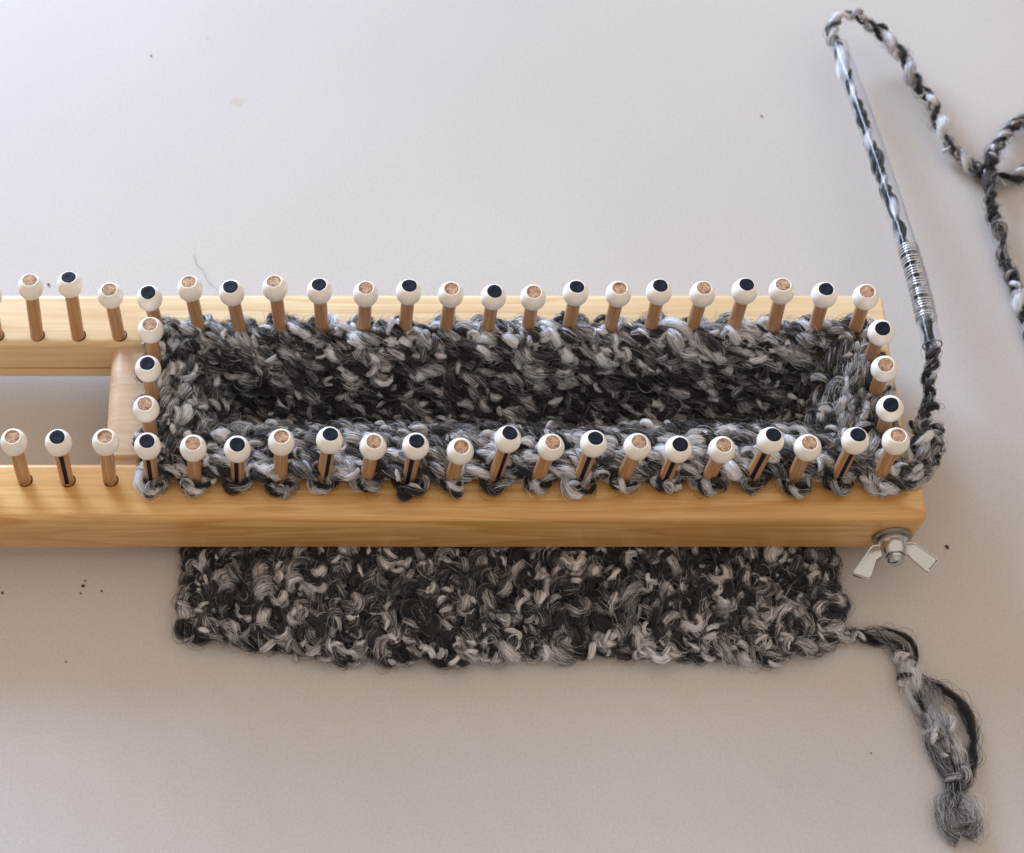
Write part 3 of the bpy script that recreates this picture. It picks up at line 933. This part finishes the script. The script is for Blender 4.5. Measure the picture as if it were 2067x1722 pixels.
# pale roving, spread in a few soft locks that swell towards the middle
yb.yarn(pxpath([(1640, 1290, -24), (1700, 1283, zt), (1760, 1286, zt), (1805, 1302, zt), (1828, 1335, zt)]), off=.6, rp=.75, pitch=9, dens=30, loopy=.5, lift=1.1, wild=.2, bias=.25, curl=.3, reach=.6, csize=.9, light=.7, **TK)
for q, (o1, o2, rp_, b_) in enumerate(((0, 0, 1.2, .75), (-20, 6, .85, .35), (16, -8, .95, .55), (-8, 10, .5, -1.0))):
    yb.yarn(pxpath([(1822, 1325, zt), (1838 + o1 * .4, 1365 + o2, zt), (1862 + o1, 1410 + o2, zt), (1890 + o1, 1455 + o2, zt + .5), (1912 + o1, 1505 + o2, zt), (1925 + o1 * .8, 1555, zt), (1930 + o1 * .4, 1600, zt), (1935 + o1 * .3, 1630, zt)]),
            plies=1, off=.5, rp=rp_, pitch=16, dens=40, loopy=.5, lift=1.3, wild=.12, bias=b_, slub=5, thin=.15, darkrun=11, curl=.2, reach=.9, csize=1.1, light=.8, rad=.02, **TK)
yb.yarn(pxpath([(1735, 1275, zt), (1790, 1270, zt), (1832, 1288, zt), (1850, 1318, zt), (1847, 1338, zt)]), plies=1, off=0.1, rp=.5, dens=6, loopy=0, bias=-.9, contr=.1, **TK)
yb.yarn(pxpath([(1862, 1370, zt), (1890, 1384, zt), (1925, 1405, zt), (1950, 1440, zt), (1964, 1485, zt), (1962, 1530, zt), (1950, 1575, zt), (1942, 1600, zt)]), plies=1, off=0.1, rp=.8, dens=12, loopy=0, bias=-.9, contr=.1, lift=1.0, wild=.2, **TK)
yb.yarn(pxpath([(1935, 1605, zt), (1907, 1618, zt), (1901, 1650, zt), (1912, 1678, zt), (1935, 1692, zt)]), plies=1, off=0.2, rp=.7, dens=50, loopy=.2, bias=.1, lift=1.8, wild=.2, rad=.02, **TK)
yb.yarn(pxpath([(1935, 1600, zt), (1955, 1630, zt), (1968, 1660, zt), (1955, 1690, zt)]), plies=1, off=0.2, rp=.7, dens=70, loopy=.2, bias=.7, lift=2.2, wild=.3, rad=.019, **TK)
yb.yarn(pxpath([(1922, 1625, zt), (1930, 1648, zt), (1940, 1668, zt)]), plies=1, off=.3, rp=1.0, dens=110, loopy=.3, bias=.25, lift=2.4, wild=.25, rad=.019, **TK)
yb.emit('yarn_tail', knit)
ALLF.append(yb)

# a lump of looped yarn at the corner peg, and the flyaway loops along the near edge
yb = YarnBuf(620)
yb.yarn(pxpath([(1740, 960, 2), (1790, 975, 2.5), (1840, 965, 2.5), (1875, 935, 2), (1888, 905, 3), (1870, 880, 4), (1850, 895, 4), (1862, 930, 3), (1840, 950, 4), (1800, 945, 4), (1770, 950, 3)]), off=.8, rp=1.0, step=.55, dens=9, loopy=.9, wild=.2, zmin=-1, curl=.6, reach=1.2, csize=1.35, light=.6, bias=.1)
yb.yarn(pxpath([(1845, 850, -1), (1858, 868, 0), (1880, 860, 0), (1884, 885, 1), (1868, 905, 1), (1882, 925, 1), (1895, 930, 1)]), off=.7, rp=1.0, step=.55, dens=9, loopy=.6, curl=.6, reach=1.0, csize=1.25, light=.5)
yb.yarn(pxpath([(1745, 930, 4), (1752, 965, 2.5), (1768, 985, 1.6), (1778, 962, 2.5), (1785, 935, 4)]), off=.5, rp=1.25, step=.55, dens=12, loopy=.2, zmin=0, bias=.8)
yb.emit('corner_tangle', knit)
ALLF.append(yb)

# merge the fuzz of the whole tube into one mass of loose fibres
hairs('loose_fibres', [v for y in ALLF for v in y.FV], [v for y in ALLF for v in y.FQ], [v for y in ALLF for v in y.FT], knit)

# ------------------------------------------------------------------ working yarn, led up from the corner, through the clear tube, out to the right
wy = empty('working_yarn', (225, 60, -20))
tag(wy, 'loose black and white yarn running through the clear tube and off to the right', 'yarn')
yb = YarnBuf(701)
A = pxpath([(1870, 900, 1), (1862, 868, -2), (1866, 835, -5), (1878, 800, -6), (1872, 765, -6), (1884, 735, -5), (1882, 705, -5)])
yb.yarn(A, off=.8, rp=1.0, pitch=5.5, step=.55, dens=12.0, loopy=.8, bias=-.3, zmin=TB, curl=.35, reach=.6, csize=1.2)
yb.yarn(pxpath([(1882, 705, -5), (1870, 650, -6), (1845, 560, -7), (1812, 450, -9), (1778, 350, -11), (1745, 250, -13), (1712, 160, -15), (1690, 95, -16)]), plies=2, off=.7, rp=1.25, pitch=10, step=.5, dens=9.0, loopy=.1, lift=.25, wild=.0, bias=.45, contr=1.4, darkrun=5, slub=4.5)
yb.yarn(pxpath([(1690, 95, -16), (1678, 66, -15), (1690, 40, -14), (1715, 30, -14), (1745, 42, -15)]), off=.75, rp=.85, pitch=6, step=.55, dens=4.0, loopy=.4, bias=1.0, curl=.4, reach=.5, light=1)
yb.yarn(pxpath([(1745, 42, -15), (1775, 65, -17), (1805, 92, -18), (1830, 125, -19), (1852, 168, -20), (1878, 200, -21), (1892, 240, -22), (1905, 280, -22), (1935, 310, -23), (1965, 340, -24), (1988, 352, -25), (2030, 362, -25), (2080, 345, -25), (2110, 320, -25.4), (2120, 270, -25.4), (2080, 242, -25), (2040, 262, -24.5), (2012, 295, -23), (2000, 335, -22), (1998, 380, -22), (2005, 430, -23), (2020, 480, -24), (2032, 530, -25), (2050, 572, -25), (2064, 625, -25.4), (2084, 680, -25.4), (2110, 740, -25.4)]),
        off=.75, rp=1.0, pitch=7.5, step=.5, dens=14, loopy=.5, lift=.8, wild=.15, thin=.12, zmin=TB, darkrun=6, contr=.9, bias=.62, slub=3.2, curl=.3, reach=.7, csize=1.05, light=.85)
yb.emit('twisted_strand', wy)
yb.emit_fuzz(wy)

# ------------------------------------------------------------------ clear plastic yarn guide
guide = empty('yarn_guide_tube', (218, 90, -12))
tag(guide, 'clear plastic tube with a silvery coil on its lower end, threaded on the yarn', 'yarn guide')
G = pxpath([(1693, 92, -15.5), (1745, 238, -13), (1800, 400, -10), (1850, 560, -7), (1882, 697, -4.8)])
G, gs = resample(G, .8)
GT, GN, GB = frames(G)
def gtube(name, i0, i1, ro, ri, mat, parent, ridged=False, n=28):
    vs, fs = [], []
    idx = list(range(i0, i1))
    rings = [(i, ro) for i in idx] + [(i, ri) for i in reversed(idx)]
    for i, r in rings:
        for k in range(n):
            a = 2 * math.pi * k / n
            vs.append(G[i] + r * (math.cos(a) * GN[i] + math.sin(a) * GB[i]))
    m = len(rings)
    for q in range(m):
        q2 = (q + 1) % m
        for k in range(n):
            k2 = (k + 1) % n
            fs.append((q * n + k, q * n + k2, q2 * n + k2, q2 * n + k))
    return mesh_obj(name, vs, fs, mat, parent, sharp=60)
nG = len(G)
i_r0, i_r1 = int(nG * .70), int(nG * .93)
gtube('tube_wall', 0, nG, 2.45, 2.1, M_CLEAR, guide)
step_r = 1.05
cum = np.arange(nG) * (gs[-1] / (nG - 1))
d = cum[i_r0]
def ring_me(c, N, B, T, R, r, n=24, m=8):
    vs, fs = [], []
    for i in range(n):
        a = 2 * math.pi * i / n; e = math.cos(a) * N + math.sin(a) * B
        for j in range(m):
            b = 2 * math.pi * j / m
            vs.append(c + e * (R + r * math.cos(b)) + T * r * math.sin(b))
    for i in range(n):
        for j in range(m):
            i2, j2 = (i + 1) % n, (j + 1) % m
            fs.append((i * m + j, i2 * m + j, i2 * m + j2, i * m + j2))
    return vs, fs
while d < cum[i_r1]:
    i = min(nG - 1, int(d / gs[-1] * (nG - 1)))
    v, f = ring_me(G[i], GN[i], GB[i], GT[i], 2.55, .19)
    mesh_obj('coil_ring', v, f, M_RING, guide, sharp=0)
    d += step_r
for i in (0, nG - 1):
    v, f = ring_me(G[i], GN[i], GB[i], GT[i], 2.28, .17)
    mesh_obj('end_rim', v, f, M_CLEAR, guide, sharp=0)

# ------------------------------------------------------------------ specks on the table
def crumb(px, py, r, seed, label):
    rs = np.random.RandomState(seed)
    r *= .85
    c = at(px, py, TB + r * .5)
    vs, fs = lathe([(0.02, -.5), (.7, -.35), (1, 0), (.75, .4), (.02, .6)], 9)
    st = rs.uniform(.5, 1.0)
    a = rs.uniform(0, 3)
    V = []
    for x, y, z in vs:
        k = 1 + rs.uniform(-.25, .25)
        x, y, z = x * r * k, y * r * k * st, z * r * k
        V.append((c[0] + x * math.cos(a) - y * math.sin(a), c[1] + x * math.sin(a) + y * math.cos(a), max(TB + .01, c[2] + z)))
    o = mesh_obj('crumb', V, fs, M_CRUMB, None, sharp=0)
    tag(o, label, 'crumb', 'dark crumbs on the table')
crumb(1912, 1104, .62, 1, 'dark brown crumb on the table right of the wing nut')
crumb(305, 112, .38, 2, 'tiny dark crumb on the table behind the loom, far upper left')
crumb(5, 1197, .45, 3, 'tiny dark crumb by the left edge in front of the loom')
crumb(168, 1183, .5, 4, 'dark crumb in front of the loom, larger upper one of the close trio')
crumb(163, 1198, .36, 5, 'dark crumb in front of the loom, lowest of the close trio')
crumb(172, 1172, .26, 6, 'dark crumb in front of the loom, topmost of the close trio')
crumb(205, 1193, .4, 7, 'dark crumb just right of the close trio in front of the loom')
crumb(98, 574, .45, 8, 'dark crumb on the table behind the far rail, between first two pegs')
crumb(133, 1336, .3, 9, 'tiny reddish crumb alone on the table at lower left')
crumb(1537, 234, .35, 10, 'faint crumb on the bare table behind the loom at right')
crumb(1758, 1520, .26, 11, 'tiny crumb left of the fuzzy yarn tail')
crumb(418, 77, .22, 12, 'smallest crumb on the table at top left')
# stray hair behind the far rail
hp = pxpath([(392, 515, -27.6), (398, 535, -27.4), (412, 548, -26.8), (418, 566, -26.5), (436, 582, -26.8), (448, 590, -27.4)])
hp, _ = resample(hp, .5)
T, N, B = frames(hp)
V = []; F = []
for i in range(len(hp)):
    for k in range(4):
        a = math.pi / 2 * k
        V.append(hp[i] + .045 * (math.cos(a) * N[i] + math.sin(a) * B[i]))
for i in range(len(hp) - 1):
    for k in range(4):
        F.append((i * 4 + k, i * 4 + (k + 1) % 4, i * 4 + 4 + (k + 1) % 4, i * 4 + 4 + k))
o = mesh_obj('stray_fibre', V, F, M_CRUMB, None, sharp=0)
tag(o, 'single stray dark fibre lying behind the far rail', 'fibre')
